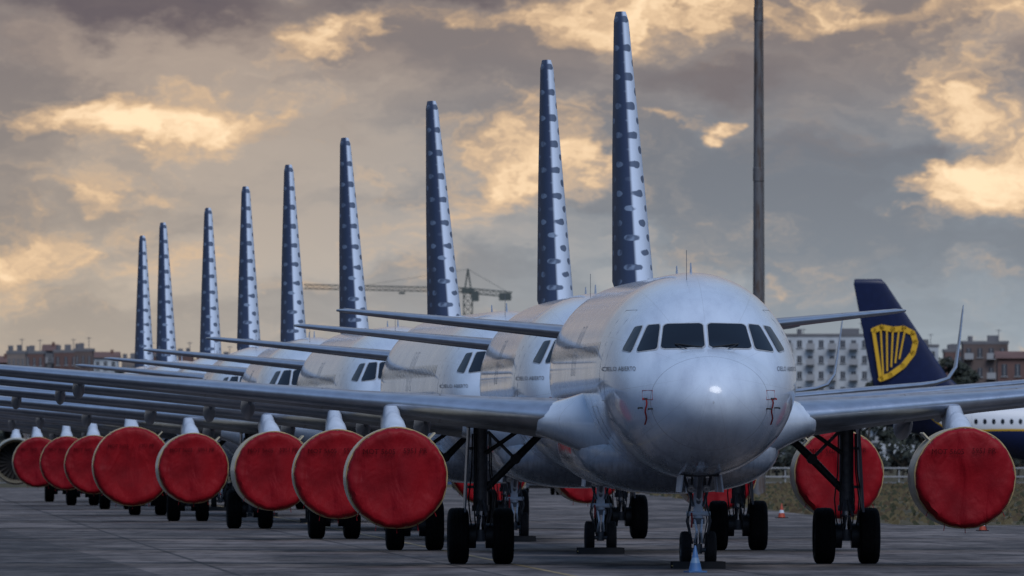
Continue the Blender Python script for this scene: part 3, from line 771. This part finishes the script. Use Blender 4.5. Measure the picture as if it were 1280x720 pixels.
cr.cyl((-.6, 0, zj), (0, 0, zj+4.1), .16, n=5); cr.cyl((.6, 0, zj), (0, 0, zj+4.1), .16, n=5)
cr.cyl((0, 0, zj+4), (-20, 0, zj+.9), .04, n=4); cr.cyl((0, 0, zj+4), (8, 0, zj-.6), .05, n=4)
cr.box((7.3, 0, zj-1.4), (2.4, 1.4, 1.5)); cr.box((1.4, -.9, zj-1.3), (1.5, 1.4, 2.0)); cr.box((0, 0, zj-.3), (2.4, 2.2, .9)); cr.box((-13, 0, zj-.7), (1.2, 1, .4))
obj('tower_crane', cr.mesh('tower_crane', [simple('crane_green_grey', (.09, .11, .11), .6)], False), None, (px(585, dc), dc, 0))

# ------------------------------------------------------------------ town buildings
def bmat_hazed(name, c): return simple(name, c, .85, var=.22, vscale=.25)  # distance haze is tinted into the town wall and roof colours
B_w = bmat_hazed('render_white', (.54, .58, .64)); B_r = bmat_hazed('brick_red', (.16, .095, .088)); B_b = bmat_hazed('brick_brown', (.145, .11, .105)); B_o = bmat_hazed('render_ochre', (.24, .20, .185)); B_g = bmat_hazed('render_grey', (.22, .225, .25))
B_win = simple('window_dark_glass', (.07, .08, .10), .2); B_roof = bmat_hazed('roof_tiles', (.16, .09, .078)); B_fl = bmat_hazed('flat_roof', (.18, .18, .20)); B_fr = simple('window_frame_white', (.36, .37, .4), .6)
def building(name, x, d, w, h, dep, wall, floors, bays, pitched=False, balc=False):
    e = bpy.data.objects.new(name, None); col.objects.link(e); e.location = (x, d, 0)
    G = Geo(); G.box((0, dep/2, h/2), (w, dep, h))
    G.box((0, -.12, .35), (w+.2, .24, .7))
    obj('walls', G.mesh('walls', [wall], False), e)
    R = Geo()
    if pitched:
        hh = 1.1
        R.loft([[Vector((-w/2-.4, -.4, h+.01)), Vector((-w/2-.4, dep+.4, h+.01)), Vector((-w/2-.4, dep/2, h+hh))], [Vector((w/2+.4, -.4, h+.01)), Vector((w/2+.4, dep+.4, h+.01)), Vector((w/2+.4, dep/2, h+hh))]])
        R.box((w*.25, dep*.35, h+hh*.8), (.5, .5, 1.2))
    else:
        R.box((0, .1, h+.25), (w+.3, .3, .5)); R.box((-w/2, dep/2+.3, h+.25), (.3, dep, .48)); R.box((w/2, dep/2+.3, h+.25), (.3, dep, .48)); R.box((0, dep/2+.3, h+.1), (w-.4, dep-.4, .2))
        R.box((random.uniform(-.25, .25)*w, dep*.4, h+.7), (min(3, w*.25), 3, 1.4)); R.cyl((w*.3, 2, h), (w*.3, 2, h+2.4), .06, n=5); R.box((w*.3, 2, h+2.2), (.9, .06, .08))
        R.cyl((-w*.33, 3, h+.2), (-w*.33, 3, h+1.3), .4, n=10)
    obj('roof', R.mesh('roof', [B_roof if pitched else B_fl], False), e)
    Wn = Geo(); fh = h/floors; bw = w/bays
    for f in range(floors):
        for k in range(bays):
            cx = -w/2+bw*(k+.5); cz = fh*(f+.55)
            if f == 0 and k == bays//2: Wn.box((cx, -.03, 1.12), (1.2, .1, 2.2)); continue
            ww = bw*.42; wh = fh*.46
            Wn.box((cx, -.02, cz), (ww, .08, wh)); Wn.box((cx, -.06, cz-wh/2-.08), (ww+.3, .2, .12), 1); Wn.box((cx, -.075, cz), (.08, .03, wh), 1)
            if balc and k % 2 == 0:
                Wn.box((cx, -.66, cz-wh/2-.25), (bw*.8, 1.1, .15), 1); Wn.box((cx, -1.18, cz-wh/2+.25), (bw*.8, .06, .85), 1)
    obj('windows', Wn.mesh('windows', [B_win, B_fr], False), e)
building('apartment_building', px(1040, 2500), 2500, 16.0, pz(421, 2500), 12, B_w, 8, 9, False, True)
building('apartment_building', px(1112, 2540), 2540, 7.5, pz(418, 2540), 12, B_w, 8, 5)
building('apartment_building', px(985, 2600), 2600, 9, pz(428, 2600), 12, B_g, 7, 6, False, True)
building('apartment_building', px(1232, 2450), 2450, 7.2, pz(430, 2450), 11, B_b, 6, 4, False, True)
building('apartment_building', px(1200, 2600), 2600, 5.2, pz(440, 2600), 11, B_r, 5, 3)
building('brick_house', px(1272, 2300), 2300, 6, pz(448, 2300), 8, B_r, 4, 3, True)
building('apartment_building', px(1150, 2700), 2700, 6.5, pz(434, 2700), 11, B_w, 6, 3)
xs = -30
walls = [B_r, B_b, B_o, B_r, B_g, B_r, B_b, B_w, B_o]
i = 0
while xs < 470:
    d = random.uniform(2300, 2800); wpx = random.uniform(12, 34); ty = random.uniform(440, 454)+(5 if xs > 180 else 0)
    if random.random() < .12: ty -= 6
    building('brick_house' if i % 3 == 1 else 'apartment_building', px(xs+wpx/2, d), d, wpx*d/F*.97, pz(ty, d), random.uniform(9, 13), walls[i % 9], random.choice((5, 6, 7)), random.choice((3, 4)), i % 3 == 1, i % 4 == 0)
    xs += wpx*random.uniform(.7, 1.15); i += 1

# ------------------------------------------------------------------ trees
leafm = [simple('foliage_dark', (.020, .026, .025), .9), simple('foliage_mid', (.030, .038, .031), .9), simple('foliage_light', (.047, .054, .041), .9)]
bark = simple('bark', (.05, .04, .03), .9)
def crown(G, x, y, h, r, nl, ls):
    G.cyl((x, y, 0), (x+.2, y, h*.55), .05*h*.4+.05, .06, n=6, mi=3)
    cl = []
    for k in range(9):
        a = random.uniform(0, 6.28); rr = r*random.uniform(.1, .75); cz = h*random.uniform(.40, .88)
        cl.append((Vector((x+rr*math.cos(a), y+rr*math.sin(a), cz)), r*random.uniform(.28, .5)))
        G.cyl((x+.1, y, h*.35), cl[-1][0], .05, .02, n=4, mi=3)
    for k in range(nl):
        c, cr_ = random.choice(cl)
        d = Vector((random.gauss(0, 1), random.gauss(0, 1), random.gauss(0, 1))).normalized()*cr_*random.uniform(.5, 1.08)
        p = c+Vector((d.x, d.y, d.z*.8)); s = ls*random.uniform(.6, 1.3)
        u = Vector((random.gauss(0, 1), random.gauss(0, 1), random.gauss(0, 1))).normalized(); v = u.orthogonal().normalized()
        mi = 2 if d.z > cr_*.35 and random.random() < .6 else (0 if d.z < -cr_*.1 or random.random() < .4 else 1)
        G.add([p-u*s, p-v*s*.7, p+u*s, p+v*s*.7], [(0, 1, 2, 3)], mi)
T = Geo()
X = -60
while X < 62:
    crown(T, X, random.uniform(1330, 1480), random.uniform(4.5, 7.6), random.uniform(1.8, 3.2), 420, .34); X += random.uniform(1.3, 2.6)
obj('tree_line', T.mesh('tree_line', leafm+[bark], False))
H = Geo()
X = -55
while X < 60:
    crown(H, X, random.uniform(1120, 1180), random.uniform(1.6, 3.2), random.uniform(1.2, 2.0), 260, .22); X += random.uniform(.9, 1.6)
obj('hedge', H.mesh('hedge', leafm+[bark], False))
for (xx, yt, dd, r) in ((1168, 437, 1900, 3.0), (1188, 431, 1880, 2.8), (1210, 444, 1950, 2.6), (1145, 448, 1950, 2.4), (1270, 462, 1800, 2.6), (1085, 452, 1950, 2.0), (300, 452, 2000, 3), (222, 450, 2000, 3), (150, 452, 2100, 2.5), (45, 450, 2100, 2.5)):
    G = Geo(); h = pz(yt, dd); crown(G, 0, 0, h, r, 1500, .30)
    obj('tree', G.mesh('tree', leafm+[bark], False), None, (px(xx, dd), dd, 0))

# ------------------------------------------------------------------ sky / world
w = bpy.data.worlds.new('World'); sc.world = w; w.use_nodes = True
try:
    w.cycles.sampling_method = 'MANUAL'; w.cycles.sample_map_resolution = 512
except Exception as ex: print(ex)
nt = w.node_tree; nt.nodes.clear(); g = NB(nt)
gx, gy, gz = g.sep(g.tc('Generated'))
u = g.m('MULTIPLY', g.m('ARCTAN2', gx, gy), 19.05); v = g.m('MULTIPLY', g.m('ARCSINE', gz), 19.05)
base_v = g.comb(g.m('MULTIPLY', u, 1.), g.m('MULTIPLY', v, 1.9), 0.)
wn = g.noise(base_v, 5., 5, .62)
wr, wg_, wb = g.sep(wn[1])
ud = g.m('ADD', u, g.m('MULTIPLY', g.m('SUBTRACT', wr, .5), .34)); vd = g.m('ADD', v, g.m('MULTIPLY', g.m('SUBTRACT', wg_, .5), .16))
def blob(pxx, pyy, rx, ry, amp):
    a = g.m('MULTIPLY', g.m('SUBTRACT', ud, (pxx-640)/1000), 1000/rx); b_ = g.m('MULTIPLY', g.m('SUBTRACT', vd, (558-pyy)/1000), 1000/ry)
    q = g.m('MULTIPLY_ADD', a, a, g.m('MULTIPLY', b_, b_))
    return g.m('MULTIPLY', g.m('POWER', .36788, q), amp)
def total(L):
    t = None
    for a in L:
        b_ = blob(*a); t = b_ if t is None else g.m('ADD', t, b_)
    return t
bright = total([(190, 148, 190, 34, 1.05), (90, 235, 170, 34, .5), (20, 325, 110, 60, .7), (540, 28, 230, 34, .65), (890, 15, 230, 30, .75), (1200, 8, 120, 20, .5), (330, 45, 90, 24, .3),
                (640, 190, 110, 55, .72), (905, 150, 35, 14, 1.0), (830, 152, 50, 10, .8), (1190, 125, 95, 38, 1.1), (1235, 215, 115, 52, 1.0), (1130, 210, 60, 30, .4), (470, 275, 60, 16, .4)])
dark = total([(170, 8, 160, 48, 1.35), (540, -5, 160, 18, .9), (420, 150, 90, 50, .45), (900, 90, 200, 40, .6), (1010, 180, 120, 60, .5), (300, 215, 120, 26, .4), (1160, 170, 75, 20, .6), (40, 190, 100, 16, .4)])
n1 = g.noise(g.comb(ud, g.m('MULTIPLY', vd, 2.0), 2.), 5.5, 7, .62)[0]
n2 = g.noise(g.comb(g.m('MULTIPLY', ud, .8), g.m('MULTIPLY', vd, 2.2), 7.), 2.6, 5, .55)[0]
n3 = g.noise(g.comb(ud, g.m('MULTIPLY', vd, 1.6), 11.), 20., 5, .6)[0]
lr = g.step(u, -.64, .30)
lowc = g.mix(lr, (.52, .44, .355), (.35, .405, .455))
midc = g.mix(lr, (.40, .335, .285), (.24, .265, .30))
bc = g.mix(g.step(v, .12, .38), lowc, midc)
bc = g.mix(g.step(v, .34, .54), bc, (.32, .255, .225))
cw_ = g.step(v, .05, .25, .30, .9)
bc = g.mix(g.m('MULTIPLY', cw_, g.step(n2, .62, .40)), bc, g.mix(.5, bc, (.12, .125, .15)))
bc = g.mix(g.m('MULTIPLY', g.step(n2, .50, .68), .30), bc, (.66, .53, .41))
bc = g.mix(g.m('MULTIPLY', g.step(n1, .45, .75), .35), bc, (.58, .49, .41))
bval = g.m('MULTIPLY_ADD', g.m('SUBTRACT', n1, .5), 2.6, bright); bval = g.m('MULTIPLY_ADD', g.m('SUBTRACT', n3, .5), 1.0, bval); bval = g.m('MULTIPLY_ADD', dark, -.6, bval)
bc = g.mix(g.m('MULTIPLY', g.step(bval, .10, .90), .85), bc, (.80, .53, .30))
bc = g.mix(g.m('MULTIPLY', g.step(bval, .50, 1.25), .95), bc, (1.12, .84, .55))
dval = g.m('MULTIPLY_ADD', g.m('SUBTRACT', n1, .5), 1.4, dark)
bc = g.mix(g.m('MULTIPLY', g.step(dval, .3, 1.1), .8), bc, (.105, .088, .108))
bgc = nt.nodes.new('ShaderNodeBackground'); nt.links.new(bc, bgc.inputs[0]); bgc.inputs[1].default_value = 1.0
# away from the sunset the low cloud is a dull blue, darkest behind the viewer
au = g.m('ABSOLUTE', u)
pc = g.mix(g.step(au, 1.5, 20.), (.28, .30, .34), (.055, .078, .13))
bgp = nt.nodes.new('ShaderNodeBackground'); nt.links.new(pc, bgp.inputs[0])
m1 = nt.nodes.new('ShaderNodeMixShader'); nt.links.new(g.step(au, .8, 2.2), m1.inputs[0]); nt.links.new(bgc.outputs[0], m1.inputs[1]); nt.links.new(bgp.outputs[0], m1.inputs[2])
SUN_EL, SUN_ROT = 52., 158.
sky = nt.nodes.new('ShaderNodeTexSky'); sky.sky_type = 'NISHITA'; sky.sun_disc = False
sky.sun_elevation = math.radians(SUN_EL); sky.sun_rotation = math.radians(SUN_ROT); sky.air_density = 1.4; sky.dust_density = .4; sky.ozone_density = 4.
bgs = nt.nodes.new('ShaderNodeBackground'); nt.links.new(sky.outputs[0], bgs.inputs[0]); bgs.inputs[1].default_value = .12
mx = nt.nodes.new('ShaderNodeMixShader'); nt.links.new(g.step(v, .9, 13.), mx.inputs[0]); nt.links.new(m1.outputs[0], mx.inputs[1]); nt.links.new(bgs.outputs[0], mx.inputs[2])
out = nt.nodes.new('ShaderNodeOutputWorld'); nt.links.new(mx.outputs[0], out.inputs[0])

sl = bpy.data.lights.new('sun', 'SUN'); sl.energy = 1.4; sl.angle = math.radians(35); sl.color = (1., .985, .96)
so = bpy.data.objects.new('sun', sl); col.objects.link(so)
az = math.radians(SUN_ROT); el = math.radians(SUN_EL)
dirv = Vector((math.sin(az)*math.cos(el), math.cos(az)*math.cos(el), math.sin(el)))
so.rotation_euler = dirv.to_track_quat('Z', 'Y').to_euler()

# ------------------------------------------------------------------ camera
cd = bpy.data.cameras.new('camera'); cam = bpy.data.objects.new('camera', cd); col.objects.link(cam)
cam.location = (0, 0, CH); cd.sensor_width = 36; cd.lens = F/1280*36
cam.rotation_euler = (math.radians(90)+math.atan((HY-360)/F), 0, 0)
cd.clip_start = 1; cd.clip_end = 30000
cd.dof.use_dof = True; cd.dof.focus_distance = 305; cd.dof.aperture_fstop = 9
sc.camera = cam
sc.view_settings.view_transform = 'Standard'; sc.view_settings.look = 'None'; sc.view_settings.exposure = 0
